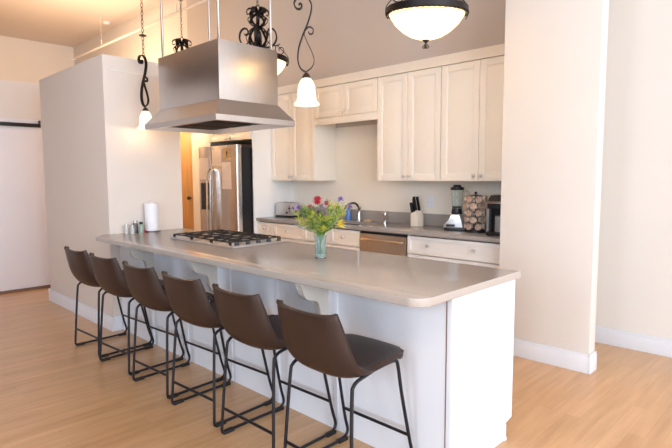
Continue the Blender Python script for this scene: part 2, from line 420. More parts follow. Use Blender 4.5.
base(-3.24, -2.365, 'cream base cabinet under the sink, left of the dishwasher',
     [(-3.24, -2.80, [-3.02]), (-2.80, -2.365, [-2.60])], [(-3.24, -2.80, -2.84), (-2.80, -2.365, -2.76)], M['cab'])
base(-1.752, -.745, 'white base cabinet with one wide two-knob drawer, right of the dishwasher',
     [(-1.752, -.745, [-1.505, -1.03])], [(-1.752, -1.25, -1.29), (-1.25, -.745, -1.21)], M['cabwhite'])
# dishwasher
dw = empty('dishwasher', (-2.058, LY, 0), 0, 'stainless dishwasher with a bar handle under the back worktop', 'dishwasher')
MB().box(-.298, .298, 0, .55, .1, .872).box(-.298, .298, .06, .08, 0, .1).build('tub_body', M['greyplastic'], dw)
MB().box(-.296, .296, -.03, -.002, .12, .845, .006).build('door', M['steelwarm'], dw)
mb = MB().tube(smooth_path([(-.25, -.03, .79), (-.25, -.06, .79), (-.2, -.072, .79), (.2, -.072, .79), (.25, -.06, .79), (.25, -.03, .79)]), .011, 10)
mb.build('handle', M['steelwarm'], dw)
MB().box(-.296, .296, -.026, 0, .847, .868, .002).build('control_strip', M['black'], dw)

# refrigerator enclosure: side panel, cabinet over it
tag(MB().box(-4.142, -4.12, 2.215, 2.868, 0, 2.465, .002).build('end_panel', M['cabwhite']), 'tall white cabinet end panel right of the refrigerator', 'panel')
tag(MB().box(-5.465, -5.062, 2.184, 2.21, 0, 2.465, .002).build('filler_panel', M['cab']), 'tall cream filler panel left of the refrigerator', 'panel')
t = empty('over_fridge_cabinet', (-4.602, 2.2, 1.91), 0, 'cream cabinet with two knobs above the refrigerator', 'cabinet')
mb = carcass(-.455, .455, 0, .66, 0, .555); mb.build('cabinet_body', M['cab'], t)
panel_door('door', t, -.455, 0, 0, .555, -.02, M['cab'], [(-.04, .035)]); panel_door('door', t, 0, .455, 0, .555, -.02, M['cab'], [(.04, .035)])

# refrigerator
fr = empty('refrigerator', (-4.61, 2.43, 0), 0, 'side-by-side stainless refrigerator with papers on its doors', 'refrigerator')
MB().box(-.44, .44, -.36, .40, .02, 1.81, .005).box(-.42, .42, -.355, -.33, 0, .1).build('body', M['black'], fr)
FD = -.44
def fdoor(x0, x1, nm='door'):
    mb = MB(); y0, y1, r = FD, -.364, .03
    pts = [(x0, y1), (x0, y0 + r), (x0 + .008, y0 + .01), (x0 + r, y0), (x1 - r, y0), (x1 - .008, y0 + .01), (x1, y0 + r), (x1, y1)]
    mb.prism(pts, 2, .11, 1.835)
    return mb.build(nm, M['steel'], fr, ang=30)
fl = fdoor(-.45, -.122); frr = fdoor(-.114, .445)
for dr, x, s in ((fl, -.155, -1), (frr, -.078, 1)):
    pts = smooth_path([(x, FD, 1.53), (x, FD - .035, 1.51), (x + s * .002, FD - .05, 1.4), (x, FD - .055, 1.0), (x, FD - .05, .7), (x, FD - .035, .56), (x, FD, .54)])
    MB().tube(pts, .013, 10).build('handle', M['chrome'], dr)
MB().box(-.385, -.18, FD - .004, FD + .01, 1.0, 1.36, .004).box(-.37, -.20, FD - .006, FD, 1.26, 1.34).build('ice_dispenser', M['black'], fl)
MB().box(-.415, -.39, FD - .006, FD + .01, .99, 1.37, .003).build('dispenser_trim', M['silver'], fl)
def paper(name, x0, x1, z0, z1, m, label, cat='paper'):
    o = MB().box(x0, x1, FD - .0025, FD - .0008, z0, z1).build(name, m, None, origin=((x0 + x1) / 2, FD, z0), smooth=False)
    o.location = ((x0 + x1) / 2 - 4.61, FD + 2.43, z0)
    tag(o, label, cat)
    return o
paper('paper_notice', -.415, -.19, 1.40, 1.69, M['notice'], 'white printed sheet on the narrow left refrigerator door')
paper('paper_notice', -.10, .12, 1.58, 1.79, M['notice'], 'white printed sheet high on the right refrigerator door near the handle')
paper('paper_notice', .13, .33, 1.28, 1.62, M['notice'], 'long white printed sheet on the right part of the right refrigerator door')
c_ = paper('note_card', .16, .33, 1.66, 1.80, M['tan'], 'small tan card at the top right of the refrigerator door', 'card')
mb = MB().box(-.008, .008, -.004, -.0005, .03, .11).box(-.02, .02, -.004, -.0005, .07, .085); mb.build('printed_mark', M['black'], c_)

# ---------------------------------------------------------------- island
IX0, IX1, IYF, IYB = -3.575, -.014, .25, .893
isl = empty('kitchen_island', (-1.8, .59, 0), 0, 'long white kitchen island body with corbels, stools along its front', 'kitchen island')
def I(mb, name, m, parent=isl, **k):
    bmesh.ops.translate(mb.bm, verts=mb.bm.verts, vec=-Vector((-1.8, .59, 0))); return mb.build(name, m, parent, **k)
I(MB().box(IX0, IX1 - .021, IYF, IYB - .02, .1, .875).box(IX0, IX1 - .021, IYF, IYB - .08, 0, .1), 'cabinet_body', M['island'], smooth=False)
I(MB().prism([(IYF - .002, 0), (.805, 0), (.805, .095), (.878, .105), (.878, .875), (IYF - .002, .875)], 0, -.0295, -.003, .0015), 'end_panel', M['island'])
I(MB().prism([(.79, 0), (.812, 0), (.812, .012), (.802, .02), (.802, .09), (.79, .09)], 0, -.02, .003), 'toe_kick', M['trim'])
I(MB().box(-.034, -.0296, IYF - .003, IYF + .02, 0, .875), 'joint_strip', M['brown_strip'])
for bx in (-.745, -1.26, -1.775, -2.37, -2.95):
    I(MB().box(bx - .016, bx + .016, IYF - .006, IYF, .0, .85, .002), 'batten', M['island'])
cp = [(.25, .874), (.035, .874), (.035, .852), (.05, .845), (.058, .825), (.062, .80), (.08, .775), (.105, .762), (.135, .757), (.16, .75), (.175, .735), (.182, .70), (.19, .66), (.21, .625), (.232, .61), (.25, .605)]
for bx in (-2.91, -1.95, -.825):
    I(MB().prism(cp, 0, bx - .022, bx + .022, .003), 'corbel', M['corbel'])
# island worktop: one slab, rounded right front corner, clipped left front corner
pts = [(-3.578, .125), (-3.47, .0)]
R = .08
for i in range(9):
    a = -PI / 2 + PI / 2 * i / 8; pts.append((-R + R * math.cos(a), R + R * math.sin(a)))
pts += [(0, .934), (-3.578, .934)]
tag(MB().prism(pts, 2, .876, .914, .004).build('island_countertop', M['stone']), 'long taupe stone worktop on the kitchen island', 'countertop')

# cooktop
CX, CY = -2.40, .65
ck = empty('gas_cooktop', (CX, CY, .914), 0, 'stainless gas cooktop with black grates set in the island worktop', 'cooktop')
MB().box(-.47, .475, -.265, .262, 0, .008, .004).box(-.45, .45, -.255, .255, .008, .012, .003).build('cooktop_tray', M['silver'], ck)
bur = [(-.31, -.13), (-.31, .13), (0, 0), (.27, -.13), (.27, .13)]
for i, (x, y) in enumerate(bur):
    s = 1.25 if i == 2 else 1
    b_ = MB().lathe([(0, .012), (.05 * s, .012), (.052 * s, .02), (.042 * s, .026), (0, .026)], (x, y, 0), 22).build('burner_ring', M['silver'], ck)
    MB().lathe([(0, .026), (.034 * s, .026), (.034 * s, .033), (.028 * s, .036), (0, .036)], (x, y, 0), 22).build('burner_cap', M['iron'], b_)
for gx0, gx1 in ((-.44, -.155), (-.15, .135), (.14, .40)):
    mb = MB(); w = .0065; z0, z1 = .030, .040; y0, y1 = -.235, .235; cx = (gx0 + gx1) / 2
    for y in (y0, y1, 0): mb.box(gx0, gx1, y - w / 2, y + w / 2, z0, z1, .002)
    for x in (gx0 + w / 2, gx1 - w / 2): mb.box(x - w / 2, x + w / 2, y0, y1, z0, z1, .002)
    mb.box(cx - w / 2, cx + w / 2, y0, y1, z0 + .001, z1 + .003, .002)
    for x in (cx - .07, cx + .07):
        for y in (-.13, .13): mb.box(x - w / 2, x + w / 2, y - .035, y + .035, z0 + .001, z1 + .004, .002)
    for y in (-.13, .13): mb.box(gx0, gx1, y - w / 2, y + w / 2, z0 + .001, z1 + .003, .002)
    for x in (gx0 + w / 2, gx1 - w / 2):
        for y in (y0, y1): mb.box(x - .008, x + .008, y - .008, y + .008, .012, z1, .002)
    mb.build('grate', M['iron'], ck)
for k in range(5):
    MB().lathe([(0, .012), (.018, .012), (.018, .018), (.014, .034), (0, .035)], (.43, -.2 + .1 * k, 0), 16).build('control_knob', M['black'], ck)

# ---------------------------------------------------------------- range hood
hx0, hx1, hy0, hy1 = -2.983, -2.07, .396, .946; hd = .095
zl0, zl1, zb, zt = 1.84, 1.882, 2.005, 2.437
hd_ = empty('range_hood', ((hx0 + hx1) / 2, (hy0 + hy1) / 2, zl0), 0, 'box-shaped stainless range hood hung over the cooktop on thin rods', 'range hood')
hc = Vector(((hx0 + hx1) / 2, (hy0 + hy1) / 2, zl0))
def H(mb, name, m, parent=hd_, **k):
    bmesh.ops.translate(mb.bm, verts=mb.bm.verts, vec=-hc); return mb.build(name, m, parent, **k)
def q(x0, x1, y0, y1, z): return [(x0, y0, z), (x1, y0, z), (x1, y1, z), (x0, y1, z)]
H(MB().box(hx0, hx1, hy0, hy1, zb, zt, .003), 'chimney_body', M['steelhood'])
mb = MB(); bm = mb.bm
def ringf(a, b):
    va = [bm.verts.new(p) for p in a]; vb = [bm.verts.new(p) for p in b]
    for i in range(4):
        j = (i + 1) % 4; bm.faces.new((va[i], va[j], vb[j], vb[i]))
L0 = q(hx0 - hd, hx1 + hd, hy0 - hd, hy1 + hd, zl0); L1 = q(hx0 - hd, hx1 + hd, hy0 - hd, hy1 + hd, zl1)
T1 = q(hx0, hx1, hy0, hy1, zb); i0 = .035
In0 = q(hx0 - hd + i0, hx1 + hd - i0, hy0 - hd + i0, hy1 + hd - i0, zl0); In1 = q(hx0 - hd + i0 + .01, hx1 + hd - i0 - .01, hy0 - hd + i0 + .01, hy1 + hd - i0 - .01, zl0 + .05)
ringf(L0, L1); ringf(L1, T1); ringf(L0, In0); ringf(In0, In1)
H(mb, 'canopy_skirt', M['steelhood'], ang=15)
mb = MB().box(hx0 - hd + i0 + .01, hx1 + hd - i0 - .01, hy0 - hd + i0 + .01, hy1 + hd - i0 - .01, zl0 + .05, zl0 + .06)
H(mb, 'underside_plate', M['darkgap'], smooth=False)
for k in range(3):
    a = hx0 - .03 + k * .33; mb = MB()
    for j in range(9): mb.box(a + j * .033, a + j * .033 + .02, hy0 + .02, hy1 - .02, zl0 + .03, zl0 + .05)
    H(mb, 'baffle_filter', M['iron'], smooth=False)
for (x, y) in ((hx0 + .03, hy0 + .03), (hx1 - .03, hy0 + .027), (hx1 - .03, hy1 - .04), (hx0 + .03, hy1 - .06)):
    H(MB().tube([(x, y, zt), (x, y, CEIL)], .0105, 10), 'hanging_rod', M['chrome'])

# ---------------------------------------------------------------- lamps
def chain_mb(mb, x, y, z0, z1, L=.045, w=.02, r=.0028):
    n = int((z1 - z0) / (L - .008)) + 1; st = (z1 - z0) / n
    for i in range(n):
        zc = z0 + st * (i + .5); pts = []
        for k in range(10):
            a = 2 * PI * k / 10; u = math.cos(a) * w / 2; v = math.sin(a) * L / 2
            pts.append((x + (u if i % 2 else 0), y + (0 if i % 2 else u), zc + v))
        mb.tube(pts, r, 5, closed=True)
    return mb
U = .001546
def pend_pts(L): return [((x - 88) * U, 0, (310 - y) * U) for x, y in L]
def pendant(loc, rz, label):
    t = empty('pendant_lamp', loc, rz, label, 'lamp', 'scroll pendant lamps over the island')
    z0 = 125 * U   # collar height above the shade's bottom
    def Z(p): return [(a, b, c + z0) for a, b, c in p]
    sh = MB().lathe([(.050, -.002), (.079, 0), (.081, .008), (.073, .018), (.062, .030), (.058, .06), (.056, .09), (.051, .125), (.036, .155), (.018, .172), (.016, .170), (.03, .155), (.043, .128), (.049, .10), (.052, .07), (.056, .04), (.066, .02)], (0, 0, 0), 32)
    sh.build('lamp_shade', M['shade'], t)
    MB().lathe([(0, .168), (.026, .165), (.028, .172), (.018, .19), (.008, .2), (0, .2)], (0, 0, 0), 20).build('collar', M['bronze'], t)
    main = smooth_path(Z(pend_pts([(60, 41), (67, 36), (73, 44), (66, 56), (50, 54), (42, 35), (55, 13), (85, 7), (105, 25), (111, 55), (97, 108), (75, 160), (58, 212), (55, 260), (66, 290), (85, 303)])), 6)
    MB().tube(main, 1., flat=(.026, .008), up=(0, 1, 0)).build('scroll_arm', M['wrought'], t, ang=40)
    MB().tube(smooth_path(Z(pend_pts([(85, 303), (110, 285), (120, 258), (110, 222), (93, 187), (80, 155)])), 6), 1., flat=(.020, .0045), up=(0, 1, 0)).build('scroll_arm', M['wrought'], t, ang=40)
    MB().tube(smooth_path(Z(pend_pts([(80, 155), (87, 138), (101, 126), (116, 134), (115, 151), (103, 154), (98, 145)])), 6), 1., flat=(.018, .006), up=(0, 1, 0)).build('curl', M['wrought'], t, ang=40)
    zt_ = z0 + (310 - 7) * U
    mb = chain_mb(MB(), 0, 0, zt_ - .01, CEIL - loc[2] - .03)
    mb.build('chain', M['bronze'], t)
    MB().lathe([(0, 0), (.03, .004), (.034, .012), (.012, .02), (0, .02)], (0, 0, zt_ + .17), 16).build('chain_disc', M['bronze'], t)
    MB().lathe([(0, -.04), (.02, -.04), (.06, -.015), (.065, -.001), (0, -.001)], (0, 0, CEIL - loc[2]), 20).build('ceiling_canopy', M['bronze'], t)
    return t
pendant((-1.21, .47, 1.88), math.radians(45), 'lit bell-shaped pendant lamp on an iron scroll, right of the steel hood')
pendant((-3.40, .47, 1.875), math.radians(120), 'lit pendant lamp on an iron scroll, left of the steel hood')

def spiral(c, r0, r1, a0, turns, n=22):
    return [(c[0] + (r0 + (r1 - r0) * i / n) * math.cos(a0 + turns * 2 * PI * i / n), c[1] + (r0 + (r1 - r0) * i / n) * math.sin(a0 + turns * 2 * PI * i / n)) for i in range(n + 1)]
def make_chandelier(label):
    t = empty('bowl_chandelier', (0, 0, 0), 0, label, 'lamp', 'iron bowl chandeliers between island and back counter')
    Rr = .285
    prof = [(0, -.195), (.05, -.192), (.11, -.175), (.17, -.14), (.225, -.09), (.262, -.035), (.27, .0), (.262, .0), (.255, -.032), (.215, -.085), (.16, -.132), (.10, -.166), (0, -.184)]
    MB().lathe(prof, (0, 0, 0), 48).build('glass_bowl', M['bowl'], t)
    mb = MB().lathe([(.268, -.022), (.280, -.024), (.287, -.018), (.287, .020), (.280, .027), (.264, .027), (.264, -.022)], (0, 0, 0), 48)
    for k in range(48):
        a = 2 * PI * k / 48; mb.ball((.286 * math.cos(a), .286 * math.sin(a), -.022), .0085, 6)
    mb.build('rim_band', M['wrought'], t)
    mb = MB().lathe([(0, -.192), (.026, -.195), (.024, -.205), (.01, -.212), (.008, -.222), (0, -.222)], (0, 0, 0), 18)
    for k in range(4):
        a = PI / 2 * k + .3
        p = spiral((.014, -.242), .016, .005, PI / 2, 1.1, 10)
        mb.tube([(u * math.cos(a), u * math.sin(a), v) for u, v in p], .0035, 5)
    mb.build('finial', M['wrought'], t)
    for k in range(4):
        a = PI / 2 * k + PI / 4; c, s = math.cos(a), math.sin(a)
        # lower scroll standing on the rim, then sweeping to the stem
        p = spiral((.215, .10), .012, .055, PI * 1.2, -1.25, 20)
        e = p[-1]
        low = p + ([(.275, .05), (.292, .01), (.290, -.03), (.277, -.055)] if k in (0, 2) else [(.272, .06), (.278, .03)])
        P = smooth_path([(u * c, u * s, v) for u, v in low], 2)
        MB().tube(P, 1., flat=(.016, .006), up=(-s, c, 0)).build('scroll_arm', M['wrought'], t, ang=40)
        low = [(.21, .155), (.17, .14), (.12, .15), (.08, .2), (.06, .28)]
        MB().tube(smooth_path([(u * c, u * s, v) for u, v in low], 5), 1., flat=(.018, .007), up=(-s, c, 0)).build('support_arm', M['wrought'], t, ang=40)
        p = [(.05, .13), (.10, .125), (.15, .15), (.178, .205), (.17, .265), (.14, .30), (.105, .295), (.095, .26), (.115, .24), (.13, .25)]
        MB().tube(smooth_path([(u * c, u * s, v) for u, v in p], 5), 1., flat=(.026, .014), up=(-s, c, 0)).build('upper_scroll', M['wrought'], t, ang=40)
    for k in range(8):
        a = PI / 4 * k + .2; c, s = math.cos(a), math.sin(a)
        p = [(.015, .12), (.08, .15), (.115, .22), (.07, .29), (.035, .315), (.075, .345), (.095, .385), (.06, .42), (.015, .435)]
        P = smooth_path([(u * c, u * s, v) for u, v in p], 4)
        MB().tube(P, 1., flat=(.024, .006), up=(-s, c, 0)).build('leaf_strap', M['wrought'], t, ang=40)
    for k in range(6):
        a = PI / 3 * k; c, s = math.cos(a), math.sin(a)
        p = [(.01, .42), (.035, .465), (.075, .485), (.105, .462), (.10, .43), (.078, .435)]
        P = smooth_path([(u * c, u * s, v) for u, v in p], 4); n = len(P)
        MB().tube(P, [.6 + .6 * math.sin(PI * i / (n - 1)) for i in range(n)], flat=(.036, .006), up=(-s, c, 0)).build('petal', M['wrought'], t, ang=40)
    mb = MB().tube([(0, 0, .02), (0, 0, .47)], .009, 8).ball((0, 0, .14), .022, 12); mb.ball((0, 0, .32), .02, 12)
    mb.build('stem', M['wrought'], t)
    MB().tube([(.028 * math.cos(2 * PI * k / 14), 0, .495 + .028 * math.sin(2 * PI * k / 14)) for k in range(14)], .004, 6, closed=True).build('ring', M['wrought'], t)
    chain_mb(MB(), 0, 0, .515, CEIL - 2.60 - .03).build('chain', M['bronze'], t)
    MB().lathe([(0, 0), (.03, .004), (.034, .012), (.012, .02), (0, .02)], (0, 0, .93), 16).build('chain_disc', M['bronze'], t)
    MB().lathe([(0, -.04), (.02, -.04), (.06, -.015), (.065, -.001), (0, -.001)], (0, 0, CEIL - 2.60), 20).build('ceiling_canopy', M['bronze'], t)
    return t
CH = [(-.955, 1.4, 2.60, 'large lit amber bowl chandelier at the top, in front of the tall wall cabinets'),
      (-2.91, 1.4, 2.56, 'iron bowl chandelier half hidden behind the right side of the steel hood'),
      (-4.35, 1.4, 2.53, 'iron chandelier whose leafy top shows behind the left side of the steel hood')]
c0 = make_chandelier(CH[0][3])
for i, (x, y, z, lb) in enumerate(CH):
    o = c0 if i == 0 else copy_tree(c0)
    o.location = (x, y, z); o['label'] = lb; 
c0.rotation_euler = (math.radians(4), math.radians(4.5), 0)

# ---------------------------------------------------------------- stools
def catmull(tab, v):
    ks = [r[0] for r in tab]; i = 0
    while i < len(ks) - 2 and v > ks[i + 1]: i += 1
    t_ = (v - ks[i]) / (ks[i + 1] - ks[i]); out = []
    for c in range(1, len(tab[0])):
        p0 = tab[max(i - 1, 0)][c]; p1 = tab[i][c]; p2 = tab[i + 1][c]; p3 = tab[min(i + 2, len(tab) - 1)][c]
        out.append(.5 * ((2 * p1) + (-p0 + p2) * t_ + (2 * p0 - 5 * p1 + 4 * p2 - p3) * t_ ** 2 + (-p0 + 3 * p1 - 3 * p2 + p3) * t_ ** 3))
    return out
TAB = [  # v, y centre, z centre, half width, y edge, z edge
    (0.0, .210, .582, .165, .170, .586), (.12, .158, .584, .213, .138, .595), (.3, .04, .566, .221, .04, .594),
    (.5, -.10, .542, .222, -.075, .584), (.65, -.203, .557, .221, -.165, .614), (.8, -.272, .645, .216, -.215, .69),
    (.92, -.303, .765, .206, -.250, .79), (1.0, -.318, .850, .191, -.275, .868)]
def make_stool():
    t = empty('bar_stool', (0, 0, 0), 0, 'x', 'stool', 'brown bucket bar stools along the island')
    nu, nv = 18, 30; bm = bmesh.new(); G = []
    for j in range(nv + 1):
        yc, zc, w, ye, ze = catmull(TAB, j / nv); row = []
        for i in range(nu + 1):
            u = -1 + 2 * i / nu; b = abs(u) ** 2.3
            x = w * math.sin(u * PI / 2 * .92) / math.sin(PI / 2 * .92)
            row.append(bm.verts.new((x, yc + (ye - yc) * b, zc + (ze - zc) * b)))
        G.append(row)
    for j in range(nv):
        for i in range(nu): bm.faces.new((G[j][i], G[j][i + 1], G[j + 1][i + 1], G[j + 1][i]))
    border = [v.co.copy() for v in G[0]] + [r[-1].co.copy() for r in G[1:]] + [v.co.copy() for v in G[-1][::-1][1:]] + [r[0].co.copy() for r in G[::-1][1:-1]]
    me = bpy.data.meshes.new('seat_shell'); bm.to_mesh(me); bm.free(); me.materials.append(M['leather'])
    me.polygons.foreach_set('use_smooth', [True] * len(me.polygons))
    o = bpy.data.objects.new('seat_shell', me); COL.objects.link(o); o.parent = t
    sm = o.modifiers.new('thick', 'SOLIDIFY'); sm.thickness = .026; sm.offset = -1; sm.use_even_offset = False
    bv = o.modifiers.new('soft', 'BEVEL'); bv.width = .008; bv.segments = 3; bv.limit_method = 'ANGLE'; bv.angle_limit = math.radians(50)
    MB().tube([p + Vector((0, 0, .001)) for p in border], .0038, 6, closed=True).build('welt', M['seam'], t)
    fz = .012
    for s in (-1, 1):
        # rear leg: from the floor up, bending forward under the seat
        rear = smooth_path([(s * .223, -.226, fz + .02), (s * .210, -.210, .30), (s * .200, -.195, .50), (s * .198, -.185, .535), (s * .196, -.155, .553), (s * .196, -.10, .563), (s * .196, -.04, .574)], 5)
        MB().tube(rear, .0085, 10).build('leg', M['frame'], t)
        front = smooth_path([(s * .196, -.04, .574), (s * .196, .06, .579), (s * .197, .105, .576), (s * .200, .122, .553), (s * .208, .145, .40), (s * .218, .200, .15), (s * .221, .226, .06), (s * .222, .217, .028), (s * .222, .195, fz)], 5)
        MB().tube(front, .0085, 10).build('leg', M['frame'], t)
        rail = smooth_path([(s * .222, .195, fz), (s * .222, 0, fz), (s * .222, -.20, fz), (s * .223, -.221, fz + .006), (s * .223, -.226, fz + .02)], 4)
        MB().tube(rail, .0085, 10).build('floor_rail', M['frame'], t)
        for y in (-.185, .185):
            MB().box(s * .222 - .014, s * .222 + .014, y - .034, y + .034, 0, .019, .004).build('foot_glide', M['rubber'], t)
    for y, z, x in ((.19, .19, .214), (-.218, .155, .217)):
        MB().tube([(-x, y, z), (x, y, z)], .008, 10).build('footrest', M['frame'], t)
    return t
SL = [(-.41, 'brown bucket bar stool closest to the camera, at the right end of the row'),
      (-.945, 'brown bucket bar stool second from the right end of the row'),
      (-1.50, 'brown bucket bar stool third from the right, in the middle of the row'),
      (-2.05, 'brown bucket bar stool third from the left, in the middle of the row'),
      (-2.63, 'brown bucket bar stool second from the left end of the row'),
      (-3.165, 'brown bucket bar stool at the far left end of the row')]
s0 = make_stool()
for i, (x, lb) in enumerate(SL):
    o = s0 if i == 0 else copy_tree(s0)
    o.location = (x, -.006, 0); o['label'] = lb
    o.rotation_euler = (0, 0, math.radians((0, 1.0, 3, 3, 4, 3)[i]))

# ---------------------------------------------------------------- things on the island
ITOP = .914
t = empty('paper_towel_roll', (-3.50, .54, ITOP), 0, 'white paper towel roll standing on the island by the partition wall', 'paper towels')
MB().lathe([(0, 0), (.075, 0), (.075, .008), (.06, .012), (0, .012)], (0, 0, 0), 28).build('holder_base', M['darksteel'], t)
MB().lathe([(.018, .013), (.062, .013), (.063, .02), (.063, .268), (.061, .275), (.018, .275)], (0, 0, 0), 32).build('roll', M['paper'], t)
MB().tube([(0, 0, .01), (0, 0, .30)], .005, 8).ball((0, 0, .30), .009, 10).build('holder_rod', M['silver'], t)
def jar(loc, r, h, label, m1, m2, name='jar'):
    t = empty(name, loc, 0, label, name.replace('_', ' '))
    MB().lathe([(0, 0), (r, 0), (r, h * .7), (r * .75, h * .8), (0, h * .8)], (0, 0, 0), 20).build('body', m1, t)
    MB().lathe([(0, h * .8), (r * .8, h * .8), (r * .8, h), (0, h)], (0, 0, 0), 20).build('lid', m2, t)
jar((-3.52, .30, ITOP), .019, .085, 'small grey shaker on the island, closest to the partition corner', M['salt'], M['silver'], 'salt_shaker')
jar((-3.47, .335, ITOP), .018, .08, 'second small grey shaker on the island, right of the first', M['salt'], M['silver'], 'pepper_shaker')
jar((-3.52, .385, ITOP), .024, .115, 'dark spice jar with a silver lid on the island, left of the paper towels', M['greyplastic'], M['silver'], 'spice_jar')
jar((-3.45, .41, ITOP), .02, .105, 'blue-grey bottle on the island between spice jar and red tin', M['leafblue'], M['black'], 'small_bottle')
jar((-3.50, .448, ITOP), .022, .03, 'low red tin on the island beside the paper towels', M['redcap'], M['redcap'], 'tin')

# vase with flowers
VX, VY = -1.115, .49
t = empty('glass_vase', (VX, VY, ITOP), 0, 'clear ribbed glass vase of flowers on the island worktop', 'vase')
mb = MB().lathe([(0, 0), (.034, 0), (.038, .003), (.036, .012), (.033, .03), (.034, .09), (.040, .150), (.0375, .150), (.0315, .09), (.0305, .03), (.03, .018), (0, .016)], (0, 0, 0), 24)
mb.build('vase_body', M['glassblue'], t)
MB().lathe([(0, .019), (.0295, .02), (.0295, .10), (0, .10)], (0, 0, 0), 20).build('water', M['water'], t)
def stem_path(dx, dy, z1, bend=.4):
    a = Vector((-dx * .06, -dy * .06, .03)); b = Vector((dx * .12, dy * .12, .15)); c = Vector((dx * .62, dy * .62, .15 + (z1 - .15) * .62)); d = Vector((dx, dy, z1))
    n = (b.x ** 2 + b.y ** 2) ** .5
    if n > .026: b.x *= .026 / n; b.y *= .026 / n
    return smooth_path([a, b, c, d], 4)
def petal(mb, c, dirv, L, w, lift=0.):
    d = Vector(dirv).normalized(); up = Vector((0, 0, 1)) if abs(d.z) < .95 else Vector((1, 0, 0))
    s = d.cross(up).normalized(); n = s.cross(d)
    c = Vector(c); th = .0015
    A = [c, c + d * L * .5 + s * w / 2 + n * lift * L, c + d * L, c + d * L * .5 - s * w / 2 + n * lift * L]
    mid = c + d * L * .5 + n * (lift * L + w * .12)
    top = [mb.bm.verts.new(p) for p in A]; m_ = mb.bm.verts.new(mid)
    for i in range(4): mb.bm.faces.new((top[i], top[(i + 1) % 4], m_))
    bot = [mb.bm.verts.new(p - n * th) for p in A]; m2 = mb.bm.verts.new(mid - n * (th + w * .12))
    for i in range(4): mb.bm.faces.new((bot[(i + 1) % 4], bot[i], m2))
    for i in range(4): mb.bm.faces.new((top[(i + 1) % 4], top[i], bot[i], bot[(i + 1) % 4]))
# screen-right is about (+.715,+.70) ; toward the camera is about (+.70,-.71)
RT = Vector((.715, .70, 0)); TC = Vector((.70, -.71, 0))
def off(r, c): v = RT * r + TC * c; return v.x, v.y
def flower(name, label, cat, r, c, z, kind, group=None, m=None, size=.03):
    dx, dy = off(r, c)
    t = empty(name, (VX, VY, ITOP), 0, label, cat, group)
    P = stem_path(dx, dy, z); tip = P[-1]
    MB().tube(P, .0017, 5).build('stem', M['leaf'], t)
    hd = MB(); ax = (tip - P[-3]).normalized()
    face = (ax * .4 + TC * .8 + Vector((0, 0, .35))).normalized()
    s = face.cross(Vector((0, 0, 1))).normalized(); u = s.cross(face)
    if kind == 'daisy':
        for ring, (n, L) in enumerate(((16, size), (12, size * .72))):
            for k in range(n):
                a = 2 * PI * k / n + ring * .2
                petal(hd, tip + face * .003 * ring, (s * math.cos(a) + u * math.sin(a) + face * (.12 + .25 * ring)), L, size * .42)
        hd.build('petals', m, t)
        MB().ball(tip + face * .006, size * .2, 10).build('flower_centre', M['pink'] if m is M['red'] else M['mauve'], t)
    elif kind == 'puff':
        for k in range(60):
            a = rnd.uniform(0, 2 * PI); zz = rnd.uniform(-.5, 1); q_ = (1 - zz * zz) ** .5
            petal(hd, tip, (q_ * math.cos(a), q_ * math.sin(a), zz), size * rnd.uniform(.7, 1.05), size * .3)
        hd.build('petals', m, t)
    elif kind == 'lily':
        for k in range(7):
            a = 2 * PI * k / 7; petal(hd, tip, (RT * .9 + TC * .35 + Vector((0, 0, .25)) + (s * math.cos(a) + u * math.sin(a)) * .55), size, size * .5, .08)
        hd.build('petals', m, t)
    elif kind == 'spray':
        lf = MB().tube(P[len(P) // 2:], .0022, 5)
        for k in range(30):
            i = rnd.randint(len(P) // 2, len(P) - 1)
            d = Vector([rnd.gauss(0, 1), rnd.gauss(0, 1), rnd.uniform(.1, 1.4)]).normalized(); L_ = rnd.uniform(.008, .026)
            p = P[i] + d * L_
            hd.tube([P[i], p], .0009, 4)
            petal(hd, p - d * .003, d + Vector((0, 0, .3)), rnd.uniform(.012, .02), .009, .05)
        hd.tube(P[len(P) // 2:], .0014, 5)
        hd.build('florets', m, t); lf.build('twigs', M['leaf2'], t)
    elif kind == 'leafy':
        for k in range(9):
            i = int(len(P) * (.42 + .58 * k / 9)); i = min(i, len(P) - 1); a = 2.4 * k + r * 40
            d = Vector((math.cos(a), math.sin(a), .35)) + ax * .4
            petal(hd, P[i], d, size * rnd.uniform(.7, 1.1), size * .34, .06)
        hd.build('leaves', m, t)
    return t
flower('red_daisy', 'largest red daisy at the top of the bouquet', 'flower', -.015, .05, .372, 'daisy', None, M['red'], .038)
flower('red_daisy', 'small dark red flower just right of the large red daisy', 'flower', .040, .045, .355, 'daisy', None, M['pink'], .020)
flower('red_daisy', 'small dark red flower low at the left of the large red daisy', 'flower', -.062, .04, .335, 'daisy', None, M['pink'], .017)
flower('mauve_flower', 'dusty mauve flower head in the middle of the bouquet', 'flower', .008, .07, .325, 'puff', None, M['mauve'], .032)
flower('mauve_flower', 'dusty mauve flower head in front, below the red daisy', 'flower', .03, .07, .292, 'puff', None, M['mauve'], .026)
flower('purple_flower', 'purple flower standing highest at the right of the bouquet', 'flower', .130, -.02, .375, 'puff', None, M['pur'], .026)
flower('purple_flower', 'purple flower at the far right edge of the bouquet', 'flower', .185, -.02, .328, 'puff', None, M['pur'], .022)
flower('purple_flower', 'purple flower at the left edge of the bouquet', 'flower', -.135, -.02, .325, 'puff', None, M['pur'], .024)
flower('purple_flower', 'small purple flower below the left one, further out', 'flower', -.175, -.02, .318, 'puff', None, M['pur'], .016)
flower('yellow_lily', 'bright yellow lily pointing out low at the right of the bouquet', 'flower', .105, .05, .215, 'lily', None, M['yel'], .062)
G1 = 'yellow-green flower sprays in the vase'; G2 = 'green leafy stems in the vase'
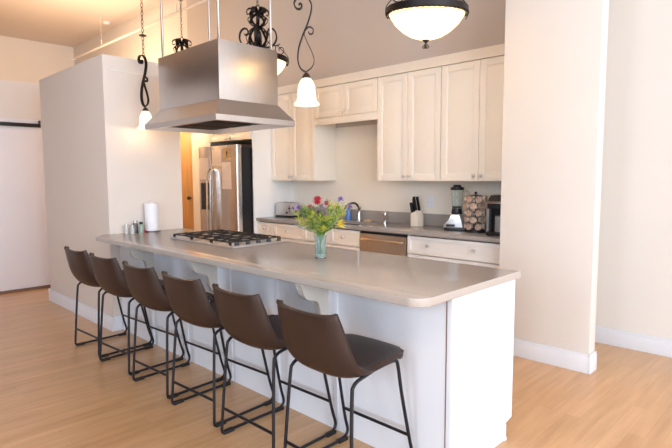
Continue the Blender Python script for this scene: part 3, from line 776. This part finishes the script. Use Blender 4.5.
for k, (r, c, z) in enumerate([(-.16, .02, .29), (-.145, .03, .25), (-.10, .05, .32), (-.12, .04, .22), (-.05, .08, .29), (-.03, .09, .24), (.02, .09, .20), (.05, .08, .26), (.08, .06, .30),
                               (.10, .05, .335), (.13, .03, .31), (.145, .02, .345), (.155, 0, .29), (.07, .07, .34), (.11, .06, .25), (.0, .09, .27), (-.08, .06, .26), (.06, -.03, .36), (.17, .01, .32), (.09, -.05, .33), (-.09, -.05, .33)]):
    flower('goldenrod_spray', 'spray of tiny yellow-green florets in the glass vase', 'flower', r, c, z, 'spray', G1, (M['yel2'], M['leaf2'])[k % 3 == 2])
for k in range(34):
    a = 2 * PI * k / 34; q_ = rnd.uniform(.05, .14)
    r, c = q_ * math.cos(a) * 1.05, q_ * math.sin(a) * .7
    flower('leafy_stem', 'green leafy stem standing in the glass vase', 'foliage', r, c, rnd.uniform(.20, .32), 'leafy', G2, (M['leaf'], M['leaf'], M['leaf2'])[k % 3], .058)
flower('grey_leaf_stem', 'pale blue-grey broad leaves drooping low at the left of the vase', 'foliage', -.13, .05, .205, 'leafy', None, M['leafblue'], .065)

# ---------------------------------------------------------------- things on the back worktop
def at(x, y): return (x, y, ITOP)
t = empty('toaster', at(-3.935, 2.62), math.radians(8), 'silver two-slice toaster on the back worktop beside the refrigerator panel', 'toaster')
MB().box(-.145, .145, -.085, .085, .018, .19, .022).build('housing', M['silver'], t)
MB().box(-.142, .142, -.082, .082, .0, .022, .004).build('base', M['black'], t)
MB().box(-.11, .11, -.045, -.020, .186, .192).box(-.11, .11, .020, .045, .186, .192).build('slots', M['black'], t)
MB().box(.09, .115, -.1, -.085, .11, .125, .004).box(.100, .105, -.088, -.084, .06, .15).build('lever', M['black'], t)
MB().lathe([(0, 0), (.014, 0), (.012, .014), (0, .015)], (.06, -.085, .06), 14, Matrix.Rotation(PI / 2, 4, 'X')).build('dial', M['black'], t)
MB().box(.144, .150, -.04, .04, .05, .11, .003).build('end_plate', M['chrome'], t)
# knife block with knives
t = empty('knife_block', at(-1.945, 2.70), 0, 'pale wooden knife block on the back worktop right of the sink', 'knife block')
MB().prism([(-.05, 0), (.045, 0), (.045, .11), (.015, .16), (-.05, .13)], 1, -.05, .05, .004).build('block', M['block'], t)
for k, (dx, dy, l, w) in enumerate([(-.05, -.03, .11, .03), (-.05, .02, .11, .03), (-.03, -.005, .14, .028), (-.01, .035, .15, .028), (-.005, -.03, .15, .028)]):
    o = empty('knife', (-1.945 + dx + .01, 2.70 + dy, ITOP + .137 + .55 * (dx + .05)), 0, ('black knife handle lowest at the left of the pale block', 'tall black knife handle at the back left of the pale block', 'short black knife handle at the front left of the pale block', 'tallest black knife handle at the back of the pale block', 'black knife handle in the centre of the pale block')[k], 'knife', 'knives in the wooden block')
    mb = MB().box(-w / 2, w / 2, -.009, .009, .004, l, .004); mb.build('handle', M['black'], o)
    MB().box(-w / 2 * .8, w / 2 * .8, -.002, .002, -.10, .006).build('blade', M['chrome'], o); o.rotation_euler = (0, -.2, 0)
# blender
t = empty('blender', at(-1.425, 2.62), math.radians(20), 'countertop blender with a clear jug and black lid on the back worktop', 'blender')
MB().prism([(-.11, 0), (.075, 0), (.072, .06), (.055, .085), (.048, .155), (-.045, .155), (-.055, .095), (-.075, .075), (-.112, .055)], 1, -.085, .085, .008).build('base', M['silver'], t)
MB().box(-.106, .1, -.096, .095, 0, .032, .008).build('foot', M['black'], t)
MB().box(-.085, .0, -.09, -.06, .036, .06, .004).build('control_panel', M['black'], t)
MB().lathe([(0, .155), (.05, .155), (.054, .165), (.048, .205), (.046, .212), (0, .212)], (0, 0, 0), 24).build('jug_collar', M['black'], t)
MB().lathe([(.044, .212), (.048, .225), (.057, .375), (.059, .388), (.056, .388), (.045, .23), (.03, .216)], (0, 0, 0), 28).build('jug', M['glass'], t)
MB().lathe([(0, .385), (.062, .385), (.066, .392), (.062, .412), (.04, .416), (.035, .435), (0, .437)], (0, 0, 0), 28).build('lid', M['black'], t)
MB().tube(smooth_path([(.06, 0, .37), (.10, 0, .37), (.112, 0, .34), (.105, 0, .28), (.085, 0, .255), (.055, 0, .255)]), .008, 8).build('handle', M['glass'], t)
# pod carousel and its pods
PC = (-1.195, 2.565)
t = empty('pod_carousel', at(*PC), 0, 'black wire carousel holding coffee pods between blender and coffee maker', 'pod holder')
MB().lathe([(0, 0), (.09, 0), (.09, .012), (.03, .02), (0, .02)], (0, 0, 0), 28).build('base', M['black'], t)
MB().tube([(0, 0, .01), (0, 0, .36)], .006, 8).ball((0, 0, .362), .014, 12).build('post', M['black'], t)
for j in range(5):
    zz = .055 + .0635 * j
    mb = MB().tube([(.055 * math.cos(2 * PI * k / 28), .055 * math.sin(2 * PI * k / 28), zz) for k in range(28)], .003, 6, closed=True)
    for k in range(4):
        a = PI / 2 * k; mb.tube([(0, 0, zz), (.055 * math.cos(a), .055 * math.sin(a), zz)], .0025, 6)
    mb.build('ring', M['black'], t)
MB().lathe([(0, .335), (.06, .335), (.062, .341), (.02, .346), (0, .346)], (0, 0, 0), 24).build('top_plate', M['black'], t)
pr_ = empty('coffee_pod', (0, 0, 0), 0, 'coffee pod with a brown and white foil lid in the black carousel', 'coffee pod', 'coffee pods in the carousel')
MB().lathe([(0, -.024), (.019, -.024), (.0255, .016), (.0255, .018), (0, .018)], (0, 0, 0), 16).build('cup', M['podc'], pr_)
MB().lathe([(0, .018), (.030, .018), (.030, .021), (0, .021)], (0, 0, 0), 18).build('foil_lid', M['pod'], pr_)
first = True
for j in range(5):
    for k in range(7):
        a = 2 * PI * (k + .5 * (j % 2)) / 7 + .1
        o = pr_ if first else copy_tree(pr_); first = False
        o.location = (PC[0] + .080 * math.cos(a), PC[1] + .080 * math.sin(a), ITOP + .055 + .0635 * j)
        o.rotation_euler = (0, PI / 2, a)
# coffee maker
t = empty('coffee_maker', at(-.90, 2.52), math.radians(8), 'black and grey pod coffee maker on the worktop against the column', 'coffee maker')
MB().box(-.10, .10, -.02, .15, 0, .30, .02).build('rear_housing', M['black'], t)
MB().box(-.098, .098, -.15, .0, 0, .035, .01).build('drip_tray', M['black'], t)
mb = MB().prism([(-.14, .235), (.13, .235), (.13, .29), (.09, .335), (.02, .352), (-.06, .35), (-.11, .325), (-.14, .29)], 0, -.098, .098, .015)
mb.build('brew_head', M['black'], t)
MB().box(-.104, .104, -.148, .1, .281, .299, .004).build('chrome_band', M['chrome'], t)
MB().box(-.128, -.100, -.07, .13, .02, .29, .012).build('water_tank', M['midgrey'], t)
MB().lathe([(0, .036), (.045, .036), (.045, .17), (0, .175)], (0, -.07, 0), 24).build('drip_column', M['midgrey'], t)
# faucet
t = empty('faucet', at(-2.82, 2.765), math.radians(0), 'arched faucet behind the sink on the back worktop', 'faucet')
MB().lathe([(0, 0), (.03, 0), (.03, .008), (.018, .014), (.016, .11), (.012, .12), (0, .12)], (0, 0, 0), 20).build('body', M['chrome'], t)
MB().tube(smooth_path([(0, 0, .11), (-.005, -.01, .17), (-.025, -.05, .21), (-.055, -.11, .20), (-.075, -.15, .165), (-.08, -.158, .13)]), .013, 10).build('spout', M['darksteel'], t)
MB().tube([(0, 0, .115), (.02, .0, .14), (.035, -.01, .17)], .006, 8).build('handle', M['chrome'], t)
t = empty('side_sprayer', at(-2.43, 2.765), 0, 'short chrome sprayer standing right of the sink', 'sprayer')
MB().lathe([(0, 0), (.022, 0), (.022, .008), (.013, .014), (.012, .06), (.017, .075), (.018, .11), (.012, .125), (0, .126)], (0, 0, 0), 18).build('sprayer_body', M['chrome'], t)
MB().box(-.012, .012, -.035, 0, .1, .118, .004).build('nozzle', M['chrome'], t)
t = empty('dish_soap_bottle', at(-3.0, 2.77), 0, 'blue dish soap bottle behind the sink, left of the faucet', 'bottle')
MB().lathe([(0, 0), (.032, 0), (.034, .02), (.034, .12), (.022, .15), (.012, .16), (0, .16)], (0, 0, 0), 18, sy=.7).build('bottle_body', M['blue'], t)
MB().lathe([(0, .16), (.012, .16), (.012, .185), (.006, .2), (0, .2)], (0, 0, 0), 12).build('cap', M['paper'], t)
t = empty('dish_sponge', (-2.66, 2.745, ITOP), math.radians(12), 'tan sponge lying behind the sink between faucet and sprayer', 'sponge')
MB().box(-.05, .05, -.03, .03, 0, .022, .006).build('sponge_body', M['tan'], t)
# outlet cover
t = empty('wall_outlet', (-1.90, 2.866, 1.16), 0, 'white outlet cover on the wall right of the knife block', 'outlet')
MB().box(-.037, .037, -.007, 0, -.06, .06, .002).build('cover_plate', M['trim'], t)
MB().box(-.014, .014, -.009, -.006, .012, .04).box(-.014, .014, -.009, -.006, -.04, -.012).build('sockets', M['paper'], t)

# ---------------------------------------------------------------- light
def area(name, loc, rot, sx, sy, power, col):
    l = bpy.data.lights.new(name, 'AREA'); l.shape = 'RECTANGLE'; l.size = sx; l.size_y = sy; l.energy = power; l.color = col
    o = bpy.data.objects.new(name, l); COL.objects.link(o); o.location = loc; o.rotation_euler = rot; return o
def point(name, loc, power, col, r=.05):
    l = bpy.data.lights.new(name, 'POINT'); l.energy = power; l.color = col; l.shadow_soft_size = r
    o = bpy.data.objects.new(name, l); COL.objects.link(o); o.location = loc; return o
DAY = (.78, .88, 1.0); WARM = (1.0, .70, .42)
KY, KX = 112, 165
for (a, b) in WY: area('unseen_window_daylight', ((a + b) / 2, -6.98, 2.3), (PI / 2, 0, 0), b - a - .1, 3.1, KY, DAY)  # area lights standing in the invented, unseen windows
for (a, b) in WX: area('unseen_window_daylight', (5.98, (a + b) / 2, 2.3), (PI / 2, 0, PI / 2), b - a - .1, 3.1, KX, DAY)
for (x, y) in ((-1.217, .47), (-3.40, .47)): point('pendant_bulb', (x, y, 1.89), 6, WARM, .04)
for (x, y, z, lb) in CH:
    point('chandelier_bulb', (x, y, z - .07), 95, (1.0, .78, .54), .05)
point('far_lamp', (-8.3, 1.7, 2.9), 150, (1.0, .70, .43), .25)
point('closet_lamp', (-6.0, 1.7, 2.2), 28, (1.0, .66, .36), .1)
w = bpy.data.worlds.new('sky'); SC.world = w; w.use_nodes = True
w.node_tree.nodes['Background'].inputs[0].default_value = (.75, .87, 1, 1); w.node_tree.nodes['Background'].inputs[1].default_value = 1.0

# ---------------------------------------------------------------- camera
f, yaw, pitch, roll = 518.6355, .77417, .0908, -.0046
cam = bpy.data.cameras.new('camera'); co = bpy.data.objects.new('camera', cam); COL.objects.link(co)
cam.sensor_width = 36; cam.lens = f * 36 / 672; cam.clip_start = .05; cam.clip_end = 60
cy, sy, cp_, sp = math.cos(yaw), math.sin(yaw), math.cos(pitch), math.sin(pitch)
fw = Vector((-sy * cp_, cy * cp_, -sp)); rt = Vector((cy, sy, 0)); up = rt.cross(fw)
r2 = math.cos(roll) * rt + math.sin(roll) * up; u2 = -math.sin(roll) * rt + math.cos(roll) * up
m = Matrix.Identity(4)
for i in range(3): m[i][0] = r2[i]; m[i][1] = u2[i]; m[i][2] = -fw[i]
m.translation = Vector((1.236, -1.7727, 1.4316)); co.matrix_world = m
SC.camera = co
vs = SC.view_settings; vs.view_transform = 'Standard'; vs.look = 'None'; vs.exposure = .27; vs.gamma = 1; vs.use_curve_mapping = False
